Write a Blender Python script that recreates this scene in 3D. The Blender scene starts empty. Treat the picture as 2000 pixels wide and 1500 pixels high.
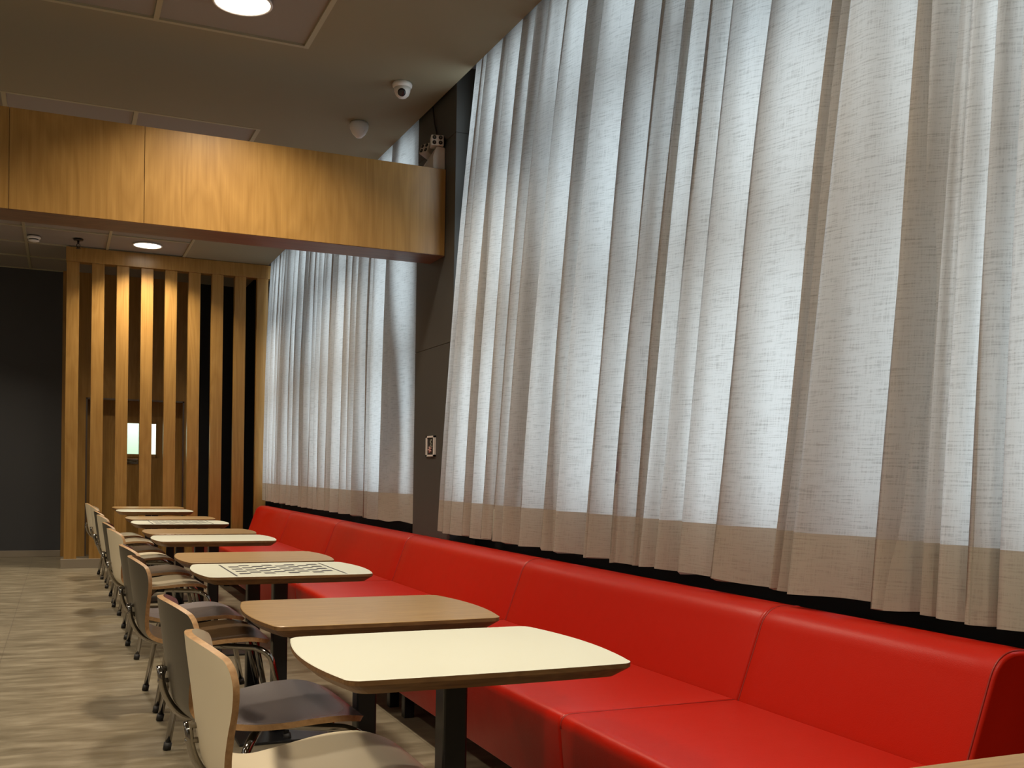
import bpy, bmesh, math, random
from mathutils import Vector, Matrix
random.seed(7)
S = bpy.context.scene
COL = S.collection
PI = math.pi

# ---------------------------------------------------------------- camera
F, PX, PY = 2006.38, 1000.0, 955.53
YAW, PITCH, ROLL, H = 0.4138, -0.0142, 0.0172, 1.1826
cy, sy = math.cos(YAW), math.sin(YAW); cp, sp = math.cos(PITCH), math.sin(PITCH); cr, sr = math.cos(ROLL), math.sin(ROLL)
Rz = Matrix(((cy, -sy, 0), (sy, cy, 0), (0, 0, 1)))
Mx = Matrix(((1, 0, 0), (0, 0, -1), (0, 1, 0)))
Rx = Matrix(((1, 0, 0), (0, cp, sp), (0, -sp, cp)))
Rr = Matrix(((cr, -sr, 0), (sr, cr, 0), (0, 0, 1)))
W2C = Rr @ Rx @ Mx @ Rz
cam_d = bpy.data.cameras.new('camera'); cam = bpy.data.objects.new('camera', cam_d); COL.objects.link(cam)
right, down, fwd = W2C.row[0], W2C.row[1], W2C.row[2]
m = Matrix(((right[0], -down[0], -fwd[0], 0), (right[1], -down[1], -fwd[1], 0), (right[2], -down[2], -fwd[2], H), (0, 0, 0, 1)))
cam.matrix_world = m
cam_d.sensor_width = 36; cam_d.sensor_fit = 'HORIZONTAL'
cam_d.lens = F / 2000 * 36
cam_d.shift_x = (1000 - PX) / 2000; cam_d.shift_y = (PY - 750) / 2000
cam_d.clip_start = 0.05; cam_d.clip_end = 200
S.camera = cam

# ---------------------------------------------------------------- light and exposure
S.view_settings.view_transform = 'Standard'; S.view_settings.look = 'None'
S.view_settings.gamma = 1; S.view_settings.use_curve_mapping = False
S.view_settings.exposure = 0.0
world = bpy.data.worlds.new('overcast_sky'); S.world = world; world.use_nodes = True
wn = world.node_tree
bg = wn.nodes['Background']
bg.inputs['Color'].default_value = (0.84, 0.92, 1.0, 1); bg.inputs['Strength'].default_value = 3.3
LAMP_W = 40.0
LAMP_COL = (1.0, 0.85, 0.65)

# ---------------------------------------------------------------- materials
def mat(name, color, rough=0.6, metal=0.0, spec=0.5, coat=0.0):
    M = bpy.data.materials.new(name); M.use_nodes = True
    b = M.node_tree.nodes['Principled BSDF']
    b.inputs['Base Color'].default_value = (*color, 1); b.inputs['Roughness'].default_value = rough
    b.inputs['Metallic'].default_value = metal; b.inputs['Specular IOR Level'].default_value = spec
    b.inputs['Coat Weight'].default_value = coat
    return M
def N(M, t, **kw):
    n = M.node_tree.nodes.new(t)
    for k, v in kw.items(): setattr(n, k, v)
    return n
def L(M, a, b): M.node_tree.links.new(a, b)
def coords(M, scale, rot=(0, 0, 0), obj=True):
    tc = N(M, 'ShaderNodeTexCoord'); mp = N(M, 'ShaderNodeMapping')
    mp.inputs['Scale'].default_value = scale; mp.inputs['Rotation'].default_value = rot
    if obj: L(M, tc.outputs['Object'], mp.inputs['Vector'])
    else:
        g = N(M, 'ShaderNodeNewGeometry'); L(M, g.outputs['Position'], mp.inputs['Vector'])
    return mp.outputs['Vector']
def ramp(M, fac, stops):
    r = N(M, 'ShaderNodeValToRGB'); e = r.color_ramp.elements
    while len(e) < len(stops): e.new(0.5)
    for q, (p, c) in enumerate(stops): e[q].position = p; e[q].color = (*c, 1)
    L(M, fac, r.inputs['Fac']); return r.outputs['Color']
def bump(M, h, strength=0.2, dist=0.002):
    b = N(M, 'ShaderNodeBump'); b.inputs['Strength'].default_value = strength; b.inputs['Distance'].default_value = dist
    L(M, h, b.inputs['Height']); L(M, b.outputs['Normal'], M.node_tree.nodes['Principled BSDF'].inputs['Normal'])
def mixc(M, fac, a, b, mode='MIX'):
    n = N(M, 'ShaderNodeMix', data_type='RGBA', blend_type=mode)
    if isinstance(fac, float): n.inputs[0].default_value = fac
    else: L(M, fac, n.inputs[0])
    for i, v in ((6, a), (7, b)):
        if isinstance(v, tuple): n.inputs[i].default_value = (*v, 1)
        else: L(M, v, n.inputs[i])
    return n.outputs[2]

def wood(name, dark, light, scale, fig=(2.2, 2.2, .5), rough=0.4, contrast=0.5, world_space=True):
    """scale: fine grain scale, long direction has the small number"""
    M = mat(name, light, rough)
    v = coords(M, scale, obj=not world_space)
    n1 = N(M, 'ShaderNodeTexNoise'); n1.inputs['Scale'].default_value = 1.0; n1.inputs['Detail'].default_value = 6; n1.inputs['Roughness'].default_value = .65
    L(M, v, n1.inputs['Vector'])
    v2 = coords(M, fig, obj=not world_space)
    n2 = N(M, 'ShaderNodeTexNoise'); n2.inputs['Scale'].default_value = 1.0; n2.inputs['Detail'].default_value = 3; n2.inputs['Distortion'].default_value = .6
    L(M, v2, n2.inputs['Vector'])
    mul = N(M, 'ShaderNodeMath', operation='MULTIPLY'); L(M, n2.outputs['Fac'], mul.inputs[0]); mul.inputs[1].default_value = 13.0
    fr = N(M, 'ShaderNodeMath', operation='PINGPONG'); L(M, mul.outputs[0], fr.inputs[0]); fr.inputs[1].default_value = 0.5
    add = N(M, 'ShaderNodeMath', operation='MULTIPLY_ADD'); L(M, fr.outputs[0], add.inputs[0]); add.inputs[1].default_value = 0.45
    L(M, n1.outputs['Fac'], add.inputs[2])
    c = ramp(M, add.outputs[0], [(0.35, dark), (0.35 + contrast, light)])
    L(M, c, M.node_tree.nodes['Principled BSDF'].inputs['Base Color'])
    bump(M, n1.outputs['Fac'], .08, .001)
    return M

M_oakv = wood('oak_veneer_vertical', (0.285, 0.150, 0.036), (0.43, 0.245, 0.070), (55, 55, 1.6), (2.6, 2.6, .36), .32, .62)
M_oakx = wood('oak_laminate_lengthwise', (0.27, 0.160, 0.062), (0.41, 0.265, 0.112), (2.2, 70, 70), (1.2, 9, 9), .34, .6)
M_edge = wood('table_edge_wood', (0.12, 0.055, 0.016), (0.23, 0.12, 0.04), (3, 60, 60), (2, 8, 8), .5)
M_ply = wood('birch_ply_edge', (0.27, 0.145, 0.055), (0.42, 0.25, 0.11), (60, 60, 60), (5, 5, 5), .45, world_space=False)
M_white = mat('cream_laminate', (0.64, 0.65, 0.54), .42)
M_cream = mat('cream_chair_laminate', (0.66, 0.58, 0.42), .38)
M_grey = mat('mauve_grey_chair_laminate', (0.165, 0.145, 0.150), .27)
M_back = mat('dark_olive_backing', (0.070, 0.060, 0.042), .34)
M_brown = wood('walnut_chair_laminate', (0.05, 0.030, 0.014), (0.115, 0.07, 0.036), (4, 60, 60), (2, 10, 10), .34, .6, world_space=False)
M_chrome = mat('chrome', (0.34, 0.32, 0.29), .08, 1.0)
M_satin = mat('satin_metal', (0.22, 0.19, 0.17), .38, 1.0)
M_rubber = mat('black_rubber', (0.012, 0.011, 0.010), .6)
M_black = mat('black_powder_steel', (0.010, 0.010, 0.011), .32)
M_print = mat('dark_board_print', (0.045, 0.043, 0.05), .5)
M_gypsum = mat('taupe_ceiling_paint', (0.245, 0.220, 0.145), .85)
M_tile = mat('ceiling_tile', (0.26, 0.235, 0.205), .9)
M_grid = mat('ceiling_grid_metal', (0.36, 0.33, 0.22), .5)
M_dark = mat('charcoal_wall_paint', (0.045, 0.047, 0.052), .6)
M_col = mat('charcoal_column_panel', (0.058, 0.057, 0.052), .50)
M_void = mat('black_wall_and_unlit_void', (0.004, 0.004, 0.004), .8)  # black of the window wall; also stands in for the unlit void
M_plain = mat('warm_grey_wall', (0.34, 0.30, 0.25), .8)
M_wht = mat('white_plastic', (0.72, 0.70, 0.66), .35)
M_wht2 = mat('aged_white_plastic', (0.60, 0.52, 0.44), .4)
M_lens = mat('dark_lens', (0.01, 0.01, 0.014), .12)
M_bluewhite = mat('recess_daylight_tint', (0.30, 0.36, 0.46), .8)  # blue cast of daylight in the recess is put into this base colour
M_skirt = mat('pale_stone_skirting', (0.26, 0.22, 0.165), .45)
M_frame = mat('dark_aluminium', (0.03, 0.03, 0.033), .4)
M_pink = mat('faded_pink_print', (0.55, 0.33, 0.30), .5)
M_pale = mat('faded_pale_print', (0.33, 0.33, 0.27), .5)

# red vinyl
M_red = mat('red_vinyl', (0.46, 0.009, 0.001), .36, spec=.30)
v = coords(M_red, (1, 1, 1), obj=False)
n = N(M_red, 'ShaderNodeTexNoise'); n.inputs['Scale'].default_value = 320; n.inputs['Detail'].default_value = 3; L(M_red, v, n.inputs['Vector'])
n2 = N(M_red, 'ShaderNodeTexNoise'); n2.inputs['Scale'].default_value = 5; n2.inputs['Detail'].default_value = 3; L(M_red, v, n2.inputs['Vector'])
ad = N(M_red, 'ShaderNodeMath', operation='MULTIPLY_ADD'); L(M_red, n2.outputs['Fac'], ad.inputs[0]); ad.inputs[1].default_value = 6.0; L(M_red, n.outputs['Fac'], ad.inputs[2])
bump(M_red, ad.outputs[0], .35, .0012)
M_stitch = mat('dark_red_piping', (0.30, 0.014, 0.008), .45)

# floor: large porcelain tiles with streaks running across the room
M_floor = mat('streaked_stone_tile', (0.3, 0.25, 0.18), .34)
v = coords(M_floor, (2.0, 6.5, 1), obj=False)
n = N(M_floor, 'ShaderNodeTexNoise'); n.inputs['Scale'].default_value = 1.6; n.inputs['Detail'].default_value = 8; n.inputs['Roughness'].default_value = .62; n.inputs['Distortion'].default_value = .25
L(M_floor, v, n.inputs['Vector'])
c = ramp(M_floor, n.outputs['Fac'], [(.30, (0.135, 0.110, 0.070)), (.50, (0.200, 0.168, 0.113)), (.68, (0.29, 0.250, 0.176))])
g = N(M_floor, 'ShaderNodeNewGeometry'); sep = N(M_floor, 'ShaderNodeSeparateXYZ'); L(M_floor, g.outputs['Position'], sep.inputs[0])
def joint(axis, off, step, w):
    a = N(M_floor, 'ShaderNodeMath', operation='ADD'); L(M_floor, sep.outputs[axis], a.inputs[0]); a.inputs[1].default_value = 60 * step - off
    b = N(M_floor, 'ShaderNodeMath', operation='MODULO'); L(M_floor, a.outputs[0], b.inputs[0]); b.inputs[1].default_value = step
    c_ = N(M_floor, 'ShaderNodeMath', operation='LESS_THAN'); L(M_floor, b.outputs[0], c_.inputs[0]); c_.inputs[1].default_value = w
    return c_.outputs[0]
jx = joint('X', -.327, 0.90, .005); jy = joint('Y', 4.65, 0.90, .006)
mx = N(M_floor, 'ShaderNodeMath', operation='MAXIMUM'); L(M_floor, jx, mx.inputs[0]); L(M_floor, jy, mx.inputs[1])
mm = N(M_floor, 'ShaderNodeMath', operation='MULTIPLY'); L(M_floor, mx.outputs[0], mm.inputs[0]); mm.inputs[1].default_value = .55
L(M_floor, mixc(M_floor, mm.outputs[0], c, (0.09, 0.07, 0.05)), M_floor.node_tree.nodes['Principled BSDF'].inputs['Base Color'])
rr = N(M_floor, 'ShaderNodeMapRange'); L(M_floor, n.outputs['Fac'], rr.inputs['Value']); rr.inputs['To Min'].default_value = .26; rr.inputs['To Max'].default_value = .46
L(M_floor, rr.outputs[0], M_floor.node_tree.nodes['Principled BSDF'].inputs['Roughness'])

# curtains: slubby linen, light passes through
def linen(name, trans, dcol, tcol):
    M = bpy.data.materials.new(name); M.use_nodes = True; nt = M.node_tree
    for q in list(nt.nodes): nt.nodes.remove(q)
    out = N(M, 'ShaderNodeOutputMaterial')
    uv = N(M, 'ShaderNodeUVMap'); mp = N(M, 'ShaderNodeMapping'); mp.inputs['Scale'].default_value = (9, 170, 1); L(M, uv.outputs[0], mp.inputs['Vector'])
    a = N(M, 'ShaderNodeTexNoise'); a.inputs['Scale'].default_value = 1; a.inputs['Detail'].default_value = 5; a.inputs['Roughness'].default_value = .7; L(M, mp.outputs[0], a.inputs['Vector'])
    mp2 = N(M, 'ShaderNodeMapping'); mp2.inputs['Scale'].default_value = (200, 12, 1); L(M, uv.outputs[0], mp2.inputs['Vector'])
    b = N(M, 'ShaderNodeTexNoise'); b.inputs['Scale'].default_value = 1; b.inputs['Detail'].default_value = 4; b.inputs['Roughness'].default_value = .7; L(M, mp2.outputs[0], b.inputs['Vector'])
    s = N(M, 'ShaderNodeMath', operation='MULTIPLY_ADD'); L(M, b.outputs['Fac'], s.inputs[0]); s.inputs[1].default_value = .55; L(M, a.outputs['Fac'], s.inputs[2])
    r = ramp(M, s.outputs[0], [(.52, (.38, .38, .38)), (.78, (1, 1, 1)), (.95, (1.0, 1.0, 1.0))])
    dc = mixc(M, .45, dcol, r, 'MULTIPLY'); tc = mixc(M, .9, tcol, r, 'MULTIPLY')
    d = N(M, 'ShaderNodeBsdfDiffuse'); t = N(M, 'ShaderNodeBsdfTranslucent')
    L(M, dc, d.inputs['Color']); L(M, tc, t.inputs['Color'])
    mx = N(M, 'ShaderNodeMixShader'); mx.inputs[0].default_value = trans
    L(M, d.outputs[0], mx.inputs[1]); L(M, t.outputs[0], mx.inputs[2]); L(M, mx.outputs[0], out.inputs['Surface'])
    return M
M_linen = linen('linen_voile', .46, (0.50, 0.455, 0.40), (0.75, 0.765, 0.77))
M_hem = linen('doubled_linen_hem', .10, (0.40, 0.375, 0.315), (0.6, 0.55, 0.48))

M_glass = bpy.data.materials.new('window_glass'); M_glass.use_nodes = True
nt = M_glass.node_tree
for q in list(nt.nodes): nt.nodes.remove(q)
o_ = N(M_glass, 'ShaderNodeOutputMaterial'); tr = N(M_glass, 'ShaderNodeBsdfTransparent'); gl = N(M_glass, 'ShaderNodeBsdfGlossy'); mx = N(M_glass, 'ShaderNodeMixShader')
gl.inputs['Roughness'].default_value = .02; tr.inputs['Color'].default_value = (.93, .96, .95, 1); mx.inputs[0].default_value = .06
L(M_glass, tr.outputs[0], mx.inputs[1]); L(M_glass, gl.outputs[0], mx.inputs[2]); L(M_glass, mx.outputs[0], o_.inputs['Surface'])
def emis(name, col, st):
    M = bpy.data.materials.new(name); M.use_nodes = True
    b = M.node_tree.nodes['Principled BSDF']; b.inputs['Emission Color'].default_value = (*col, 1); b.inputs['Emission Strength'].default_value = st
    b.inputs['Base Color'].default_value = (.8, .8, .8, 1)
    return M
M_glow = emis('lit_diffuser', (1.0, .93, .78), 9.0)

# ---------------------------------------------------------------- helpers
def ob(name, bm, mats, parent=None, smooth=False, label=None, keep=False):
    me = bpy.data.meshes.new(name)
    if not keep: bmesh.ops.recalc_face_normals(bm, faces=bm.faces)
    bm.to_mesh(me); bm.free()
    for q in (mats if isinstance(mats, (list, tuple)) else [mats]): me.materials.append(q)
    if smooth:
        for p in me.polygons: p.use_smooth = True
    o = bpy.data.objects.new(name, me); COL.objects.link(o)
    if parent: o.parent = parent
    if label: o['label'] = label
    return o
def thing(name, label, cat, loc=(0, 0, 0), rz=0, group=None):
    o = bpy.data.objects.new(name, None); COL.objects.link(o); o.empty_display_size = .1
    o.location = loc; o.rotation_euler = (0, 0, rz); o['label'] = label; o['category'] = cat
    if group: o['group'] = group
    return o
def tag(o, label, cat, group=None):
    o['label'] = label; o['category'] = cat
    if group: o['group'] = group
    return o
def struct(name, bm, mats, parent=None, smooth=False):
    o = ob(name, bm, mats, parent, smooth)
    if not parent: o['kind'] = 'structure'
    return o
def box(bm, x0, x1, y0, y1, z0, z1, mi=0, bev=0):
    vs = [bm.verts.new(p) for p in ((x0, y0, z0), (x1, y0, z0), (x1, y1, z0), (x0, y1, z0), (x0, y0, z1), (x1, y0, z1), (x1, y1, z1), (x0, y1, z1))]
    fs = [bm.faces.new([vs[i] for i in q]) for q in ((0, 3, 2, 1), (4, 5, 6, 7), (0, 1, 5, 4), (1, 2, 6, 5), (2, 3, 7, 6), (3, 0, 4, 7))]
    for f in fs: f.material_index = mi
    if bev:
        es = {e for f in fs for e in f.edges}
        r = bmesh.ops.bevel(bm, geom=list(es), offset=bev, segments=2, profile=.5, affect='EDGES')
        for f in r['faces']: f.material_index = mi
    return bm
def B(*a, **k):
    bm = bmesh.new(); box(bm, *a, **k); return bm
def tube(bm, pts, r, seg=12, cap=True, mi=0):
    pts = [Vector(p) for p in pts]; rings = []
    t0 = (pts[1] - pts[0]).normalized(); up = Vector((0, 0, 1)) if abs(t0.z) < .9 else Vector((1, 0, 0))
    nrm = t0.cross(up).normalized()
    for i, p in enumerate(pts):
        t = (pts[min(i + 1, len(pts) - 1)] - pts[max(i - 1, 0)]).normalized()
        nrm = (nrm - t * nrm.dot(t)).normalized(); bn = t.cross(nrm)
        rr_ = r[i] if isinstance(r, (list, tuple)) else r
        rings.append([bm.verts.new(p + (nrm * math.cos(2 * PI * k / seg) + bn * math.sin(2 * PI * k / seg)) * rr_) for k in range(seg)])
    for a, b in zip(rings, rings[1:]):
        for k in range(seg):
            f = bm.faces.new((a[k], a[(k + 1) % seg], b[(k + 1) % seg], b[k])); f.material_index = mi; f.smooth = True
    if cap:
        bm.faces.new(rings[0][::-1]).material_index = mi; bm.faces.new(rings[-1]).material_index = mi
    return bm
def rounded(pts, rad, n=5):
    """polyline with arcs at inner corners"""
    pts = [Vector(p) for p in pts]; out = [pts[0]]
    for i in range(1, len(pts) - 1):
        a, b, c = pts[i - 1], pts[i], pts[i + 1]
        r = min(rad, (a - b).length * .45, (c - b).length * .45)
        p = b + (a - b).normalized() * r; q = b + (c - b).normalized() * r
        for k in range(n + 1):
            t = k / n; out.append(p * (1 - t) ** 2 + b * 2 * t * (1 - t) + q * t * t)
    out.append(pts[-1]); return out
def lathe(bm, prof, c=(0, 0, 0), seg=32, mi=0, smooth=True):
    rings = [[bm.verts.new((c[0] + r * math.cos(2 * PI * k / seg), c[1] + r * math.sin(2 * PI * k / seg), c[2] + z)) for k in range(seg)] for r, z in prof]
    for a, b in zip(rings, rings[1:]):
        for k in range(seg):
            f = bm.faces.new((a[k], a[(k + 1) % seg], b[(k + 1) % seg], b[k])); f.material_index = mi; f.smooth = smooth
    bm.faces.new(rings[0][::-1]).material_index = mi; bm.faces.new(rings[-1]).material_index = mi
    return bm
def copy_tree(o, parent=None):
    c = o.copy(); COL.objects.link(c); c.parent = parent
    for ch in list(o.children): copy_tree(ch, c)
    return c

CZ = 3.745            # ceiling height
XC = 2.375            # column face
# ---------------------------------------------------------------- setting
bm = B(-6.2, 2.9, -3.2, 14.95, -.06, 0); struct('floor', bm, M_floor)
bm = bmesh.new()      # plain ceiling margins and the band over the beam
box(bm, 1.33, 2.35, -3.2, 14.8, CZ, CZ + .04)
box(bm, -6.2, 1.33, 6.23, 7.88, CZ, CZ + .04)
ceil = struct('ceiling', bm, M_gypsum)
bm = bmesh.new()
P_ = .862
xs = [1.333 - P_ * k for k in range(9)]
ys_near = [6.243 - P_ * k for k in range(12)]; ys_far = [7.895 + P_ * k for k in range(9)]
ys_far[-1] = 14.8
def tiles(ys):
    for i in range(len(xs) - 1):
        for j in range(len(ys) - 1):
            a, b = min(ys[j], ys[j + 1]), max(ys[j], ys[j + 1])
            box(bm, xs[i + 1] + .014, xs[i] - .014, a + .014, b - .014, CZ + .012, CZ + .03)
tiles(ys_near); tiles(ys_far); ob('ceiling_tiles', bm, M_tile, ceil)
bm = bmesh.new()
for ys in (ys_near, ys_far):
    a, b = min(ys), max(ys)
    for x in xs: box(bm, x - .015, x + .015, a - .015, b + .015 if b < 14 else b, CZ - .002, CZ + .045)
    for y in ys: box(bm, xs[-1], xs[0], y - .0145, y + .0145 if y < 14 else y, CZ - .0015, CZ + .044)
ob('ceiling_grid', bm, M_grid, ceil)
# curtain recess above the drop of the ceiling edge; bluish daylight painted into its colour
bm = bmesh.new(); box(bm, 2.32, 2.9, -3.2, 14.8, CZ + .14, CZ + .18); box(bm, 2.32, 2.35, -3.2, 14.8, CZ + .04, CZ + .14); struct('ceiling', bm, M_bluewhite)

# window wall with two long openings
def window_wall():
    bm = bmesh.new()
    box(bm, 2.56, 2.76, -3.2, 14.8, 0, .88); box(bm, 2.56, 2.76, -3.2, 14.8, 3.80, CZ + .18)
    box(bm, 2.56, 2.76, -3.2, .2, .88, 3.80); box(bm, 2.56, 2.76, 6.35, 7.3, .88, 3.80); box(bm, 2.56, 2.76, 13.0, 14.8, .88, 3.80)
    return bm
struct('wall_right', window_wall(), M_void)
for k, (a, b, step) in enumerate(((.2, 6.35, 1.23), (7.3, 13.0, 1.14))):
    bm = bmesh.new(); n_ = round((b - a) / step)
    for q in range(n_ + 1):
        y = a + (b - a) * q / n_; w = .055 if q % 2 else .10
        box(bm, 2.50, 2.62, max(a, y - w), min(b, y + w), .88, 3.80)
    for z in (.90, 2.08, 3.03, 3.71):
        box(bm, 2.51, 2.61, a, b, z - .02, z + .09)
    w = struct('window_%d' % (k + 1), bm, M_frame)
    bm = B(2.556, 2.564, a + .01, b - .01, .90, 3.79); ob('pane', bm, M_glass, w)
# column between the curtains, near-black panels with thin joints
bm = bmesh.new()
for z0, z1 in ((0, 2.06), (2.064, CZ - .3), (CZ - .296, CZ + .14)):
    box(bm, XC, 2.559, 6.43, 7.22, z0, z1, bev=.002)
box(bm, XC + .004, 2.55, 6.436, 7.214, 0, CZ + .139)
struct('trim_1', bm, M_col)

# beam across the room
BY0, BY1, BZ0, BZ1 = 6.61, 6.915, 2.664, 3.246
bm = B(-6.1, XC - .001, BY0 + .012, BY1 - .012, BZ0 + .006, BZ1 - .004); beam = struct('trim_2', bm, M_oakv)
xe = [XC - .002, .443, -.292, -2.1, -3.9, -6.1]
for a, b in zip(xe, xe[1:]):
    ob('front_panel', B(b + .0015, a - .0015, BY0, BY0 + .018, BZ0, BZ1, bev=.001), M_oakv, beam)
    ob('back_panel', B(b + .0015, a - .0015, BY1 - .018, BY1, BZ0, BZ1, bev=.001), M_oakv, beam)
M_soffit = wood('dark_veneer', (0.085, 0.036, 0.014), (0.15, 0.070, 0.028), (1.3, 30, 30), (.5, 4, 4), .42)  # darker veneer than on the beam's front and back panels
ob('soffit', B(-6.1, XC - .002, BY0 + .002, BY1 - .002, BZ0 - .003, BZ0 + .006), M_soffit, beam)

# back wall: charcoal on the left, wood with a door behind the screen, near-black sheet for the unlit void to the right
BWY = 14.8
DX0, DX1, DZ = .306, 1.53, 2.095
struct('wall_back', B(-6.2, .0, BWY, BWY + .15, 0, CZ + .18), M_dark)
struct('baseboard_back', B(-6.2, -.001, BWY - .018, BWY, 0, .085, bev=.003), M_skirt)
bm = bmesh.new(); box(bm, .0, DX0, BWY - .02, BWY + .34, 0, CZ + .18); box(bm, DX1, 1.60, BWY - .02, BWY + .34, 0, CZ + .18); box(bm, DX0, DX1, BWY - .02, BWY + .34, DZ, CZ + .18)
struct('wall_back', bm, M_oakv)
struct('wall_back', B(1.60, 2.9, BWY, BWY + .15, 0, CZ + .18), M_void)  # near-black colour stands in for unlit depth behind the slats
# door leaf in its recess
WX0, WX1, WZ0, WZ1 = .80, 1.21, 1.365, 1.81
bm = bmesh.new(); yl = BWY + .24
box(bm, DX0 - .01, WX0, yl, yl + .045, .002, DZ + .01); box(bm, WX1, DX1 + .01, yl, yl + .045, .002, DZ + .01)
box(bm, WX0, WX1, yl, yl + .045, .002, WZ0); box(bm, WX0, WX1, yl, yl + .045, WZ1, DZ + .01)
door = struct('door_1', bm, M_oakv)
bm = bmesh.new()
for a in ((WX0 - .025, WX0 + .012, WZ0 - .03, WZ1 + .03), (WX1 - .012, WX1 + .025, WZ0 - .03, WZ1 + .03)): box(bm, a[0], a[1], yl - .012, yl, a[2], a[3])
box(bm, WX0, WX1, yl - .012, yl, WZ1 - .012, WZ1 + .03); box(bm, WX0, WX1, yl - .012, yl, WZ0 - .03, WZ0 + .012)
ob('window_bead', bm, M_oakv, door)
ob('window_pane', B(WX0, WX1, yl + .018, yl + .024, WZ0, WZ1), M_glass, door)
bm = bmesh.new(); box(bm, .74, .97, yl - .006, yl, 1.24, 1.31, bev=.002); tube(bm, rounded([(.76, yl, 1.275), (.76, yl - .04, 1.275), (.94, yl - .04, 1.275), (.94, yl, 1.275)], .015), .008)
ob('pull_handle', bm, M_chrome, door)
bm = bmesh.new()
box(bm, DX0 - .012, DX0 + .008, BWY - .032, BWY - .018, 0, DZ + .015); box(bm, DX1 - .008, DX1 + .012, BWY - .032, BWY - .018, 0, DZ + .015); box(bm, DX0 - .012, DX1 + .012, BWY - .032, BWY - .018, DZ - .004, DZ + .016)
ob('metal_frame', bm, M_satin, door)
# lit service room seen through the door pane
bm = bmesh.new(); box(bm, -.4, 2.4, 17.2, 17.3, 0, 3); box(bm, -.5, -.4, 15.145, 17.3, 0, 3); box(bm, 2.4, 2.5, 15.145, 17.3, 0, 3); box(bm, -.5, 2.5, 15.145, 17.3, 2.9, 3.0)
M_room = mat('pale_green_wall', (0.42, 0.52, 0.44), .7); struct('wall_service_room', bm, M_room)
struct('floor', B(-.5, 2.5, 14.951, 17.3, -.06, 0), M_skirt)
ld = bpy.data.lights.new('service_room_lamp', 'AREA'); ld.energy = 130; ld.size = 1.2; ld.color = (.95, 1, .93)
lo = bpy.data.objects.new('service_room_lamp', ld); COL.objects.link(lo); lo.location = (1.0, 16.3, 2.85); tag(lo, 'bright ceiling lamp of the room behind the door pane', 'lamp')
fr = ob('added_white_panel', B(1.12, 1.62, 17.17, 17.199, 1.1, 2.2), M_wht); tag(fr, 'added white panel that brightens the right half of the door pane', 'panel')  # white panel added to make the right side of the pane bright

struct('wall_left', B(-6.2, -6.1, -3.2, 14.8, 0, CZ + .18), M_plain)
struct('wall_front', B(-6.2, 2.9, -3.3, -3.2, 0, CZ + .18), M_plain)

# ---------------------------------------------------------------- slatted screen
SYF = 13.05
scr = thing('slatted_screen', 'tall oak slatted room divider standing in front of the wooden door wall', 'screen', (1.2, SYF, 0))
def sc(name, *a, mt=M_oakv, bev=.002, **k):
    bm = B(a[0] - 1.2, a[1] - 1.2, a[2] - SYF, a[3] - SYF, a[4], a[5], bev=bev)
    return ob(name, bm, mt, scr, **k)
sc('plinth', .004, 2.42, SYF - .03, SYF + .20, 0, .108, mt=M_skirt, label='pale stone plinth')
for i in range(9):
    x = .036 + .2725 * i
    sc('slat', x, x + .137, SYF, SYF + .10, .108, 3.575)
sc('header', .028, 2.40, SYF - .025, SYF + .13, 3.575, CZ - .004)

# ---------------------------------------------------------------- downlights
def downlight(x, y, label):
    t = thing('downlight', label, 'ceiling light', (x, y, CZ), 0, 'round recessed downlights')
    bm = bmesh.new(); lathe(bm, [(.150, .012), (.160, .004), (.163, -.004), (.158, -.008), (.150, -.008), (.147, .0), (.147, .012)], seg=48); ob('trim_ring', bm, M_wht, t, True)
    bm = bmesh.new(); lathe(bm, [(.1465, .010), (.1465, -.001), (.10, -.004), (.001, -.005)], seg=48); ob('diffuser', bm, M_glow, t, True)
    d = bpy.data.lights.new('lamp_light', 'AREA'); d.shape = 'DISK'; d.size = .28; d.energy = LAMP_W; d.color = LAMP_COL; d.spread = math.radians(125)
    lo = bpy.data.objects.new('lamp_light', d); COL.objects.link(lo); lo.location = (0, 0, -.012); lo.parent = t
    return t
downlight(.885, 5.80, 'round glowing ceiling downlight in the near ceiling panel, at the top edge of the photo')
downlight(.885, 12.55, 'small round glowing downlight just in front of the slatted screen')
for k, (x, y) in enumerate(((.885, 9.2), (.885, 2.35), (.885, -.9), (-1.70, 12.55), (-1.70, 9.2), (-1.70, 5.80), (-1.70, 2.35), (-1.70, -.9), (-4.3, 9.2), (-4.3, 4.0), (-4.3, -.5))):
    downlight(x, y, 'round ceiling downlight outside the frame or hidden behind the beam')

# ---------------------------------------------------------------- ceiling fittings
t = thing('security_camera', 'white dome security camera with a black lens on the ceiling near the curtain', 'camera', (2.03, 6.53, CZ))
bm = bmesh.new(); lathe(bm, [(.062, 0), (.066, -.012), (.064, -.026), (.054, -.034)], seg=32); ob('base_ring', bm, M_wht, t, True)
bm = bmesh.new(); lathe(bm, [(.055, -.03), (.053, -.055), (.043, -.080), (.026, -.096), (.001, -.102)], seg=32); ob('dome', bm, M_wht, t, True)
bm = bmesh.new(); d_ = Vector((-.30, -.75, -.58)).normalized(); c_ = Vector((0, 0, -.045))
tube(bm, [c_ + d_ * .03, c_ + d_ * .056, c_ + d_ * .060], [.026, .026, .018], 24); ob('lens', bm, M_lens, t, True)
t = thing('motion_sensor', 'small white teardrop motion sensor on the ceiling left of the dome camera', 'sensor', (1.975, 7.40, CZ))
bm = bmesh.new(); lathe(bm, [(.060, 0), (.070, -.02), (.066, -.05), (.048, -.085), (.022, -.11), (.001, -.115)], seg=28)
ob('housing', bm, M_wht, t, True)
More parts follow.
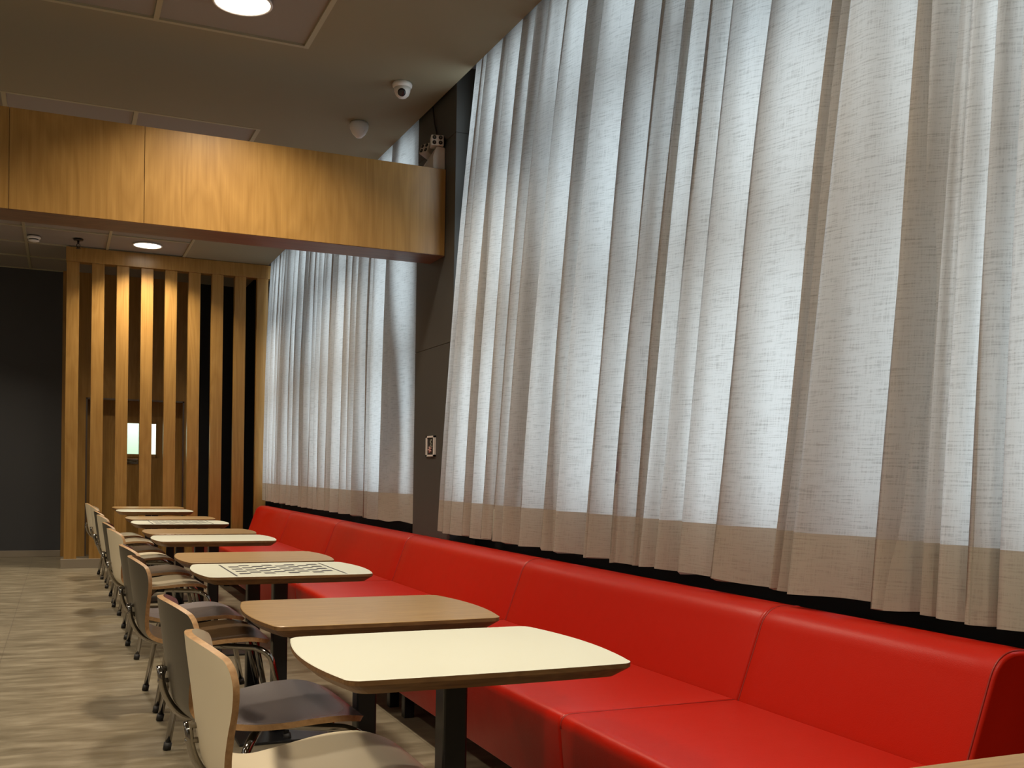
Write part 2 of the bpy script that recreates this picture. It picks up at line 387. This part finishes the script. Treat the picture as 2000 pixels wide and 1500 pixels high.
bm = bmesh.new(); d_ = Vector((.62, -.55, -.5)).normalized(); tube(bm, [Vector((0, 0, -.045)) + d_ * .025, Vector((0, 0, -.045)) + d_ * .058], [.036, .022], 20); ob('lens_window', bm, M_wht2, t, True)
t = thing('smoke_detector', 'low white smoke detector on the far ceiling tiles above the charcoal wall', 'smoke detector', (-.305, 12.685, CZ))
bm = bmesh.new(); lathe(bm, [(.070, 0), (.072, -.02), (.062, -.028)], seg=28); ob('base', bm, M_wht, t, True)
bm = bmesh.new(); lathe(bm, [(.050, -.028), (.050, -.040)], seg=28); ob('vent', bm, M_rubber, t, True)
bm = bmesh.new(); lathe(bm, [(.058, -.040), (.055, -.052), (.03, -.060), (.001, -.060)], seg=28); ob('cap', bm, M_wht, t, True)
t = thing('fire_sprinkler', 'dark pendant fire sprinkler on the ceiling tile left of the far downlight', 'sprinkler', (.152, 12.61, CZ))
bm = bmesh.new(); lathe(bm, [(.055, 0), (.050, -.010), (.02, -.014)], seg=24); ob('escutcheon', bm, M_black, t, True)
bm = bmesh.new(); lathe(bm, [(.012, -.012), (.012, -.05), (.008, -.052)], seg=12); tube(bm, rounded([(-.012, 0, -.05), (-.022, 0, -.07), (0, 0, -.095)], .02), .004, 6); tube(bm, rounded([(.012, 0, -.05), (.022, 0, -.07), (0, 0, -.095)], .02), .004, 6); ob('body', bm, M_black, t)
bm = bmesh.new(); lathe(bm, [(.026, -.095), (.026, -.099)], seg=16); ob('deflector', bm, M_black, t)

# emergency light on the column, standing over the beam
t = thing('emergency_light', 'white emergency light with two swivel LED heads on the dark column above the beam', 'emergency light', (XC, 6.80, BZ1))
bm = bmesh.new()
# wedge shaped battery box
pr = [(-.001, .002), (-.085, .002), (-.085, .095), (-.062, .158), (-.001, .158)]
def prism_y(bm, prof, y0, y1, mi=0, shear=None):
    a = [bm.verts.new((x, y0, z)) for x, z in prof]; b = [bm.verts.new((x, y1, z if shear is None else min(z, shear(z)))) for x, z in prof]
    bm.faces.new(a).material_index = mi; bm.faces.new(b[::-1]).material_index = mi
    for k in range(len(prof)): bm.faces.new((a[k], b[k], b[(k + 1) % len(prof)], a[(k + 1) % len(prof)])).material_index = mi
    return bm
prism_y(bm, pr, -.165, .11, shear=lambda z: z if z < .05 else z * .62)
bmesh.ops.bevel(bm, geom=list(bm.edges), offset=.005, segments=2, affect='EDGES')
ob('battery_box', bm, M_wht2, t)
def head(loc, rz, rx=0):
    bm = bmesh.new(); box(bm, -.044, .044, -.05, .04, -.036, .036, bev=.007)
    R_ = Matrix.Translation(loc) @ Matrix.Rotation(rz, 4, 'Z') @ Matrix.Rotation(rx, 4, 'X')
    bm.transform(R_); h = ob('lamp_head', bm, M_wht2, t)
    for i in (-1, 1):
        for j in (-1, 1):
            b2 = bmesh.new(); tube(b2, [(i * .021, -.049, j * .017), (i * .021, -.0525, j * .017)], .0135, 16); tube(b2, [(i * .021, -.0525, j * .017), (i * .021, -.056, j * .017)], .005, 10, mi=1)
            b2.transform(R_); ob('led_lens', b2, [M_lens, M_chrome], h)
head((-.050, -.13, .195), -.25); head((-.050, .03, .175), -1.15, -.3)
for q_ in ([(-.03, -.12, .15), (-.03, -.12, .18)], [(-.03, .03, .10), (-.035, .03, .16)]):
    bm = bmesh.new(); tube(bm, q_, .011, 12); ob('swivel_neck', bm, M_wht2, t)
bm = bmesh.new(); tube(bm, rounded([(-.005, -.03, .15), (-.006, -.02, .26), (-.01, .04, .38), (-.02, .05, CZ - BZ1 - .003)], .05), .005, 8); ob('power_cable', bm, M_rubber, t)
# printed plate on the column
t = thing('outlet_plate', 'small white framed wall plate with a dark face on the charcoal column', 'wall plate', (XC, 6.825, 1.372))
yw, zh = .092, .072
bm = bmesh.new()
for a in ((-yw, yw, zh - .012, zh), (-yw, yw, -zh, -zh + .012), (-yw, -yw + .026, -zh, zh), (yw - .026, yw, -zh, zh)): box(bm, -.012, 0, a[0], a[1], a[2], a[3])
ob('frame', bm, M_wht, t)
ob('face', B(-.006, 0, -yw + .02, yw - .02, -zh + .01, zh - .01), M_rubber, t)
bm = bmesh.new()
tube(bm, [(-.0075, -.02, .045), (-.0075, .0, .03), (-.0075, -.025, .015), (-.0075, .0, .004), (-.0075, -.035, -.004)], .006, 6); ob('pale_mark', bm, M_pale, t)
bm = bmesh.new()
for k in range(5):
    a = 2 * PI * k / 5; tube(bm, [(-.0075, .01, -.025), (-.0075, .01 + .035 * math.cos(a), -.025 + .022 * math.sin(a))], .006, 6)
ob('pink_mark', bm, M_pink, t)

# ---------------------------------------------------------------- curtains
def curtain_panel(parent, crests, lean, ztop, zbot, zhem, x0, amp, seed, ovs=None):
    """crests: y of the fold ridges at the hem, from far to near"""
    rnd = random.Random(seed)
    nseg = len(crests) - 1
    step = .0135; pts = []           # (y, shape, small ripple phase)
    prm = []
    for k in range(nseg):
        W_ = abs(crests[k + 1] - crests[k])
        prm.append((rnd.uniform(.62, .74), rnd.uniform(.8, 1.2), rnd.uniform(0, 6.28), rnd.choice((0, 1, 1)), rnd.uniform(.3, .5), min(.19, W_ * rnd.choice((.2, .35, .5, .7, .8)) * rnd.uniform(.8, 1.1))))
    if ovs: prm = [q[:5] + (o,) for q, o in zip(prm, ovs)]
    rows = 46
    zs = [zbot + (ztop - zbot) * (i / (rows - 1)) for i in range(rows)]
    zs = sorted(set([z for z in zs if abs(z - zhem) > .02] + [zhem]))
    cols = []
    u = 0.0
    for k in range(nseg):
        y0, y1 = crests[k], crests[k + 1]; L_ = abs(y1 - y0); n_ = max(16, int(L_ / step * 1.7))
        for q in range(n_ + (1 if k == nseg - 1 else 0)): cols.append((k, q / n_))
    bm = bmesh.new(); uvl = bm.loops.layers.uv.new('UVMap')
    wob = [(rnd.uniform(.5, 1.3), rnd.uniform(0, 6.28), rnd.uniform(-1, 1)) for _ in range(nseg + 1)]
    grid = []; us = []
    for ci, (k, p) in enumerate(cols):
        y0, y1 = crests[k], crests[k + 1]; tr_, am, ph, sub, sp_, ov = prm[k]
        am2 = prm[min(k + 1, nseg - 1)][1]
        a = am * (1 - p) + am2 * p
        w = p / tr_ * .5 if p < tr_ else .5 + (p - tr_) / (1 - tr_) * .5
        if k == nseg - 1: w = p * .5
        base = .5 + .5 * math.cos(2 * PI * w)
        col = []
        L_ = abs(y1 - y0)
        for z in zs:
            t_ = (z - zbot) / (ztop - zbot)
            o_v = ov * (.75 + .25 * math.sin(1.9 * z + ph)) * (1 - .35 * t_)
            if k == nseg - 1: o_v = 0
            p_in = p / tr_ if p < tr_ else (1 - p) / (1 - tr_)
            y = y0 + (y1 - y0) * p if o_v == 0 else (y0 + (y1 - y0 - o_v) * p_in if p < tr_ else y1 - o_v * math.sin(p_in * PI / 2))
            # hanging folds wander a little and tighten towards the heading
            wa = wob[k][2] * (1 - p) + wob[k + 1][2] * p
            y += lean(y) * (-(z - zhem)) + wa * .012 * math.sin(wob[k][0] * z * 2 + wob[k][1])
            A = amp * a * min(1.25, .55 + L_ * 2.2)
            A *= (1.0 - .22 * t_ - .38 * t_ ** 3)
            x = x0 + .045 * t_ ** 3 - A * (base - .5)
            x -= .010 * sub * math.exp(-((p - sp_) / .10) ** 2) * (1 - .3 * t_)
            x += .004 * math.sin(9 * p + ph + 1.7 * z) + .002 * math.sin(26 * p + 3 * z + ph)
            # soft slump at the bottom edge
            col.append((x, y, z + (.006 * math.sin(7 * u + ph) if z == zs[0] else 0)))
        grid.append(col)
        us.append(u); u += .02
    V = [[bm.verts.new(c) for c in col] for col in grid]
    # cloth length for the weave
    ul = [0.0]
    for i in range(1, len(grid)):
        ul.append(ul[-1] + (Vector(grid[i][5]) - Vector(grid[i - 1][5])).length)
    hz = zs.index(zhem)
    hemfaces = []
    for i in range(len(V) - 1):
        for j in range(len(zs) - 1):
            f = bm.faces.new((V[i][j], V[i][j + 1], V[i + 1][j + 1], V[i + 1][j])); f.smooth = True
            for l, (a, b) in zip(f.loops, ((i, j), (i, j + 1), (i + 1, j + 1), (i + 1, j))): l[uvl].uv = (ul[a], zs[b])
            if j < hz: hemfaces.append(f)
    bh = bm.copy()
    bh.faces.ensure_lookup_table(); bm.faces.ensure_lookup_table()
    bm.faces.index_update(); ids = set(f.index for f in hemfaces)
    bmesh.ops.delete(bm, geom=[f for f in bm.faces if f.index in ids], context='FACES')
    bh.faces.index_update()
    bmesh.ops.delete(bh, geom=[f for f in bh.faces if f.index not in ids], context='FACES')
    drop = ob('drop', bm, M_linen, parent, True, keep=True); hem = ob('hem', bh, M_hem, parent, True, keep=True, label='doubled darker hem')
    return drop, hem
def lean_a(y): return .125 if y > 2.9 else .125 * max(.15, (y - 1.9))
def lean_b(y): return .0 if y < 9 else -.0
def track(parent, y0, y1):
    bm = B(2.375, 2.405, y0, y1, CZ + .117, CZ + .139); ob('track', bm, M_wht, parent)
ZB, ZH, ZT = .795, 1.005, CZ + .115
XCU = 2.345
cA = [6.425, 6.32, 6.20, 5.98, 5.85, 5.67, 5.49, 5.33, 5.08, 4.83, 4.62, 4.32, 4.07, 3.90, 3.86]
cB = [3.89, 3.82, 3.68, 3.52, 3.27, 2.91, 2.79, 2.42, 2.22]
oB = [0, .05, .05, .11, .08, .04, .16, 0]
cC = [2.25, 2.20, 2.09, 1.98, 1.75, 1.5, 1.3, 1.05, .8, .55, .3]
specs = [('curtain', 'floor-facing linen curtain panel starting beside the charcoal column, long window', cA, lean_a, .105, 3),
         ('curtain', 'wide linen curtain panel in the middle of the long window, above the near benches', cB, lean_a, .115, 11),
         ('curtain', 'linen curtain panel at the right edge of the photo, beyond a dark double fold', cC, lean_a, .11, 19)]
LBL = ['pale grey linen curtain panel hanging directly right of the charcoal column',
       'pale grey linen curtain panel over the near bench, in the middle of the long window',
       'pale grey linen curtain panel at the right edge of the photo']
for k, (n_, _, cr_, le, am, sd) in enumerate(specs):
    t = thing('curtain', LBL[k], 'curtain', (0, 0, 0), 0, 'linen curtains')
    curtain_panel(t, cr_, le, ZT, ZB, ZH, XCU, am, sd, oB if k == 1 else None); track(t, min(cr_) - .5 * 0, max(cr_))
rnd = random.Random(5)
def auto_crests(a, b, lo, hi, seed):
    r_ = random.Random(seed); ys = [a]
    while ys[-1] > b + lo * .6: ys.append(ys[-1] - r_.uniform(lo, hi))
    ys[-1] = b; return ys
cE = auto_crests(12.98, 9.85, .16, .34, 4); cF = [9.90, 9.62, 9.40, 9.12, 8.85, 8.62, 8.30, 8.14, 7.82, 7.235]
oF = [.06, .12, .05, .15, .10, .12, .04, .06, .36, 0]
while len(oF) < len(cF) - 1: oF.insert(0, .08)
for k, (cr_, lb) in enumerate(((cE, 'far linen curtain panel hanging next to the oak slatted screen'), (cF, 'far linen curtain panel hanging directly left of the charcoal column'))):
    t = thing('curtain', lb, 'curtain', (0, 0, 0), 0, 'linen curtains')
    curtain_panel(t, cr_, lean_b, ZT, ZB + .015, ZH + .02, XCU, .10, 31 + k, oF[-(len(cF) - 1):] if k else None); track(t, min(cr_), max(cr_))

# ---------------------------------------------------------------- banquette
def inset_profile(prof, d):
    n_ = len(prof); out = []
    for i in range(n_):
        p0 = Vector((*prof[i - 1], 0)); p1 = Vector((*prof[i], 0)); p2 = Vector((*prof[(i + 1) % n_], 0))
        e1 = (p1 - p0).normalized(); e2 = (p2 - p1).normalized(); n1 = Vector((-e1.y, e1.x, 0)); n2 = Vector((-e2.y, e2.x, 0))
        nn = (n1 + n2); nn = nn / max(.3, nn.length_squared) * 2 if nn.length > 1e-6 else n1
        q = p1 + nn * d * .9; out.append((q.x, q.y))
    return out
def arc_profile(pts):
    """pts: (x,z,r) corners, counter-clockwise"""
    out = []; n_ = len(pts)
    for i in range(n_):
        b = Vector(pts[i][:2]); a = Vector(pts[i - 1][:2]); c = Vector(pts[(i + 1) % n_][:2]); r = pts[i][2]
        p = b + (a - b).normalized() * r; q = b + (c - b).normalized() * r; k_ = 7 if r > .015 else 2
        for k in range(k_ + 1):
            t = k / k_; v = p * (1 - t) ** 2 + b * 2 * t * (1 - t) + q * t * t; out.append((v.x, v.y))
    return out
def extrude_pillow(prof, y0, y1, r, crown=0.0):
    bm = bmesh.new(); rings = []
    st = [(y0 + r * (1 - math.cos(a)) , r * (1 - math.sin(a))) for a in [PI / 2 * k / 4 for k in range(5)]]
    ss = st + [(y0 + (y1 - y0) * k / 12, 0) for k in range(1, 12)] + [(y1 - (y - y0), d) for y, d in reversed(st)]
    for y, d in ss:
        pr_ = inset_profile(prof, d) if d > 0 else prof
        rings.append([bm.verts.new((x, y, z)) for x, z in pr_])
    for a, b in zip(rings, rings[1:]):
        for k in range(len(a)):
            bm.faces.new((a[k], b[k], b[(k + 1) % len(a)], a[(k + 1) % len(a)])).smooth = True
    bm.faces.new(rings[0]); bm.faces.new(rings[-1][::-1])
    return bm
seat_prof = arc_profile([(1.462, .150, .006), (2.10, .150, .006), (2.10, .436, .01), (1.432, .436, .045)])
back_prof = arc_profile([(2.085, .150, .006), (2.372, .150, .006), (2.372, .742, .03), (2.218, .750, .075), (2.105, .43, .004)])
def offset_line(prof, skip_low, y, r, sel, d):
    pts = [(x, y, z) for x, z in inset_profile(prof, d) if sel(x, z)]
    return pts
ML = [(1.905, 2.872), (2.872, 4.860), (4.860, 6.842), (6.842, 8.870), (8.870, 10.85), (10.85, 12.84)]
BL = ['red vinyl bench section nearest the camera, its end facing us', 'red vinyl bench section second from the camera, behind the white table', 'red vinyl bench section third from the camera, under the curtain left edge', 'red vinyl bench section passing the charcoal column', 'red vinyl bench section beyond the charcoal column, second from the screen', 'red vinyl bench section touching the oak slatted screen']
for (a, b), lb in zip(ML, BL):
    t = thing('bench_section', lb, 'bench', (0, (a + b) / 2, 0), 0, 'red banquette along the curtains'); c0 = (a + b) / 2
    a_, b_ = a - c0 + .0015, b - c0 - .0015
    ob('seat', extrude_pillow(seat_prof, a_, b_, .012), M_red, t)
    ob('backrest', extrude_pillow(back_prof, a_, b_, .014), M_red, t)
    for y in ((a_ + .010, b_ - .010) if a < 2 else (b_ - .010,)):
        pts = [(x, y, z) for x, z in inset_profile(back_prof, .0005) if z > .425 and x < 2.36]
        pts.sort(key=lambda p: (0, p[2]) if p[0] < 2.2 and p[2] < .7 else (1, p[0]))
        bm = bmesh.new(); tube(bm, pts, .0028, 6); ob('piping', bm, M_stitch, t)
        pts = [(x, y, z) for x, z in inset_profile(seat_prof, .0005) if x < 1.6 and z > .16] + [(2.09, y, .4355)]
        pts.sort(key=lambda p: (0, p[2]) if p[2] < .40 else (1, p[0]))
        bm = bmesh.new(); tube(bm, pts, .0028, 6); ob('piping', bm, M_stitch, t)
    for sx in (1.55, 2.28):
        for y in (a_ + .12, b_ - .12):
            ob('leg', B(sx - .025, sx + .025, y - .025, y + .025, 0, .151, bev=.003), M_black, t)
    ob('base_board', B(1.75, 2.34, a_ + .01, b_ - .01, .0, .15), M_black, t)

# ---------------------------------------------------------------- tables
TW, TD = .705, .62
def outline(inset=0.0, n=10):
    """softly bowed rectangle with rounded corners"""
    hx, hy, r = TW / 2 - inset, TD / 2 - inset, .038
    bx, by = .030, .006
    pts = []
    crn = [(hx, hy), (-hx, hy), (-hx, -hy), (hx, -hy)]
    def side(p, q, bow, nx, ny):
        return [(p[0] + (q[0] - p[0]) * t + nx * bow * (1 - (2 * t - 1) ** 2), p[1] + (q[1] - p[1]) * t + ny * bow * (1 - (2 * t - 1) ** 2)) for t in [k / 12 for k in range(13)]]
    raw = []
    raw += side((hx - r, hy), (-hx + r, hy), by, 0, 1)
    for k in range(1, 6): a = PI / 2 + PI / 2 * k / 6; raw.append((-hx + r + r * math.cos(a), hy - r + r * math.sin(a)))
    raw += side((-hx, hy - r), (-hx, -hy + r), bx, -1, 0)
    for k in range(1, 6): a = PI + PI / 2 * k / 6; raw.append((-hx + r + r * math.cos(a), -hy + r + r * math.sin(a)))
    raw += side((-hx + r, -hy), (hx - r, -hy), by, 0, -1)
    for k in range(1, 6): a = 1.5 * PI + PI / 2 * k / 6; raw.append((hx - r + r * math.cos(a), -hy + r + r * math.sin(a)))
    raw += side((hx, -hy + r), (hx, hy - r), bx, 1, 0)
    for k in range(1, 6): a = PI / 2 * k / 6; raw.append((hx - r + r * math.cos(a), hy - r + r * math.sin(a)))
    return raw
def tabletop(topmat):
    bm = bmesh.new(); Z = .74
    levels = [(.0025, Z), (.0, Z - .0012), (.0, Z - .012), (.004, Z - .016), (.028, Z - .036)]
    rings = [[bm.verts.new((x, y, z)) for x, y in outline(i_)] for i_, z in levels]
    f = bm.faces.new(rings[0]); f.material_index = 0
    for li, (a, b) in enumerate(zip(rings, rings[1:])):
        for k in range(len(a)):
            f = bm.faces.new((a[k], b[k], b[(k + 1) % len(a)], a[(k + 1) % len(a)])); f.material_index = 0 if li == 0 else 1
    bm.faces.new(rings[-1][::-1]).material_index = 1
    return bm
def make_table(name, topmat, label, group, board=False):
    t = thing(name, label, 'table', (0, 0, 0), 0, group)
    ob('tabletop', tabletop(topmat), [topmat, M_edge], t)
    ob('post', B(-.0325, .0325, -.0325, .0325, .012, .700, bev=.006), M_black, t)
    ob('base_plate', B(-.20, .20, -.20, .20, 0, .012, bev=.003), M_black, t)
    ob('mounting_plate', B(-.14, .14, -.14, .14, .6975, .7035), M_black, t)
    if board: add_board(t)
    return t
def add_board(t):
    bm = bmesh.new(); s_x, s_y = .0525, .0525; z = .7404
    for i in range(8):
        for j in range(8):
            if (i + j) % 2 == 0:
                x = -.21 + i * s_x; y = -.21 + j * s_y
                vs = [bm.verts.new(p) for p in ((x + .003, y + .003, z), (x + s_x - .003, y + .003, z), (x + s_x - .003, y + s_y - .003, z), (x + .003, y + s_y - .003, z))]; bm.faces.new(vs)
    for x in (-.237, .228):
        vs = [bm.verts.new(p) for p in ((x, -.29, z), (x + .009, -.29, z), (x + .009, .25, z), (x, .25, z))]; bm.faces.new(vs)
    ob('printed_chessboard', bm, M_print, t, keep=True)
TX = .556 + TW / 2
white = make_table('cafe_table', M_white, '', 'cafe tables along the bench'); oak = make_table('cafe_table', M_oakx, '', 'cafe tables along the bench')
chess = make_table('cafe_table', M_white, '', 'cafe tables along the bench', True)
used = {}
def put(src, loc, label, rz=0):
    o = src if src not in used else copy_tree(src)
    used[src] = 1; o.location = loc; o.rotation_euler = (0, 0, rz); o['label'] = label; return o
TT = [(2.116, white, 'white-topped cafe table nearest the camera, largest white tabletop'),
      (2.921, oak, 'oak-topped cafe table directly behind the large white-topped one'),
      (4.347, chess, 'white cafe table with a printed chessboard, the nearer of the two chess tables'),
      (5.042, oak, 'oak-topped cafe table directly behind the nearer chessboard table'),
      (6.556, white, 'plain white-topped cafe table in the middle of the row, behind the second oak one'),
      (7.299, oak, 'oak-topped cafe table between the middle plain white table and the far chess table'),
      (8.60, chess, 'white cafe table with a printed chessboard, the farther of the two chess tables'),
      (9.42, oak, 'oak-topped cafe table directly behind the far chess table'),
      (11.1, white, 'farthest white-topped cafe table, near the slatted screen'),
      (12.0, oak, 'farthest oak-topped cafe table, last of the row before the screen')]
for y, s_, lb in TT: put(s_, (TX, y + TD / 2, 0), lb)
# corner of one more table pushed against the near end, lower right of the photo
put(oak, (1.32, .885, 0), 'brown cafe table whose corner shows at the bottom right of the photo')

# ---------------------------------------------------------------- chairs
prof = [(-.322, .797), (-.318, .762), (-.311, .712), (-.303, .652), (-.295, .592), (-.286, .532), (-.270, .480), (-.232, .446), (-.160, .430), (-.08, .425), (.0, .428), (.08, .436), (.16, .442), (.215, .438), (.25, .426), (.268, .410)]
wid = [.192, .214, .232, .230, .214, .196, .184, .186, .200, .243, .274, .288, .284, .252, .195, .110]
wrap = [.074, .075, .071, .062, .050, .040, .030, .020, .012, .012, .014, .014, .010, .004, .0, -.004]
def catmull(vals, t):
    n_ = len(vals) - 1; x = t * n_; i = min(int(x), n_ - 1); f = x - i
    g = lambda k: vals[max(0, min(n_, k))]
    p0, p1, p2, p3 = g(i - 1), g(i), g(i + 1), g(i + 2)
    return .5 * (2 * p1 + (p2 - p0) * f + (2 * p0 - 5 * p1 + 4 * p2 - p3) * f * f + (3 * p1 - p0 - 3 * p2 + p3) * f ** 3)
def shell_mesh():
    NV, NU = 60, 20; bm = bmesh.new(); P0 = []; NR = []
    for i in range(NV + 1):
        t = i / NV
        x = catmull([p[0] for p in prof], t); z = catmull([p[1] for p in prof], t); w = catmull(wid, t); wr = catmull(wrap, t)
        x2 = catmull([p[0] for p in prof], min(1, t + .01)); z2 = catmull([p[1] for p in prof], min(1, t + .01)); x1 = catmull([p[0] for p in prof], max(0, t - .01)); z1 = catmull([p[1] for p in prof], max(0, t - .01))
        tg = Vector((x2 - x1, 0, z2 - z1)).normalized(); nr = Vector((-tg.z, 0, tg.x))     # inward (towards sitter)
        if nr.x < 0 and t < .4: nr = -nr
        if nr.z < 0 and t >= .4: nr = -nr
        row = []; nrow = []
        for j in range(NU + 1):
            u = -1 + 2 * j / NU; us = math.sin(u * PI / 2) * .35 + u * .65
            y = us * w
            k = wr * (us ** 2) * (w / .25)
            # rounded top and front outline
            ext = 0
            if t < .24: ext = -.034 * (abs(us) ** 2.6) * (1 - t / .24) ** 2
            p = Vector((x, y, z)) + nr * k + Vector((0, 0, ext))
            row.append(p); nrow.append((nr - Vector((0, 2 * wr * us / .25, 0))).normalized())
        P0.append(row); NR.append(nrow)
    # normals by differences
    nrm = lambda i, j: NR[i][j]
    th = .018
    A = [[bm.verts.new(P0[i][j] + nrm(i, j) * th / 2) for j in range(NU + 1)] for i in range(NV + 1)]
    Bv = [[bm.verts.new(P0[i][j] - nrm(i, j) * th / 2) for j in range(NU + 1)] for i in range(NV + 1)]
    def q(a, b, c, d, mi): f = bm.faces.new((a, b, c, d)); f.material_index = mi; f.smooth = True
    for i in range(NV):
        for j in range(NU):
            q(A[i][j], A[i + 1][j], A[i + 1][j + 1], A[i][j + 1], 0); q(Bv[i][j], Bv[i][j + 1], Bv[i + 1][j + 1], Bv[i + 1][j], 2)
    for i in range(NV):
        q(A[i][0], Bv[i][0], Bv[i + 1][0], A[i + 1][0], 1); q(A[i][NU], A[i + 1][NU], Bv[i + 1][NU], Bv[i][NU], 1)
    for j in range(NU):
        q(A[0][j], A[0][j + 1], Bv[0][j + 1], Bv[0][j], 1); q(A[NV][j], Bv[NV][j], Bv[NV][j + 1], A[NV][j + 1], 1)
    bm.edges.ensure_lookup_table()
    for e in bm.edges:
        if len(e.link_faces) == 2 and e.link_faces[0].material_index != e.link_faces[1].material_index: e.smooth = False
    return bm
def make_chair(m_, label, kindname):
    t = thing('chair', label, 'chair', (0, 0, 0), 0, 'moulded plywood chairs beside the tables')
    ob('seat_shell', shell_mesh(), [m_, M_ply, m_ if m_ is M_cream else M_back], t)
    R0 = .0135
    for sx in (1, -1):
        for s_ in (1, -1):
            if sx > 0: pts = [(.00, s_ * .05, .400), (.04, s_ * .12, .406), (.205, s_ * .215, .404), (.258, s_ * .240, .37), (.325, s_ * .268, .035)]
            else: pts = [(-.03, s_ * .05, .400), (-.05, s_ * .12, .404), (-.085, s_ * .215, .402), (-.110, s_ * .238, .365), (-.168, s_ * .268, .035)]
            bm = bmesh.new(); tube(bm, rounded(pts, .05, 6), R0, 12); lg = ob('leg', bm, M_chrome, t, True)
            e = Vector(pts[-1]); dr = (e - Vector(pts[-2])).normalized()
            bm = bmesh.new(); tube(bm, [e + dr * .003, e + dr * .034], .0165, 12); ob('rubber_foot', bm, M_rubber, lg)
    bm = bmesh.new()
    tube(bm, [(-.06, 0, .400), (.05, 0, .400)], .012, 10); lathe(bm, [(.085, .392), (.088, .398), (.088, .410), (.08, .416)], c=(-.01, 0, 0), seg=24)
    ob('under_seat_hub', bm, M_black, t)
    bm = bmesh.new(); tube(bm, rounded([(-.04, 0, .405), (-.19, 0, .408), (-.270, 0, .440), (-.312, 0, .51), (-.322, 0, .590)], .08, 7), .0105, 12)
    br = ob('back_brace', bm, M_chrome, t, True)
    for z, x in ((.545, -.291), (.580, -.294)):
        bm = bmesh.new(); tube(bm, [(x - .038, 0, z), (x - .034, 0, z), (x + .0, 0, z)], [.005, .0075, .0075], 12); ob('bolt', bm, M_chrome, br)
    return t
ch_cream = make_chair(M_cream, '', ''); ch_grey = make_chair(M_grey, '', ''); ch_brown = make_chair(M_brown, '', '')
CXO = .600
CH = [(2.50, ch_cream, 'cream moulded chair nearest the camera, at the large white-topped table', -.01),
      (3.25, ch_grey, 'mauve-grey moulded chair directly behind the nearest cream chair', .02),
      (4.78, ch_brown, 'walnut-brown moulded chair at the nearer chessboard table', -.03),
      (5.50, ch_grey, 'mauve-grey moulded chair behind the walnut-brown chair of the nearer chess table', .02),
      (7.0, ch_cream, 'cream moulded chair at the plain white table in the middle of the row', .04),
      (7.80, ch_brown, 'walnut-brown moulded chair directly behind the middle cream chair', -.02),
      (9.05, ch_cream, 'cream moulded chair at the farther chessboard table', .03),
      (9.85, ch_brown, 'walnut-brown moulded chair at the oak table behind the far chess table', 0),
      (11.05, ch_cream, 'cream moulded chair at the farthest white table', -.03),
      (11.95, ch_cream, 'farthest cream moulded chair, last before the slatted screen', .03)]
for y, s_, lb, rz in CH: put(s_, (CXO - (.03 if y > 11.9 else 0), y, 0), lb, rz)
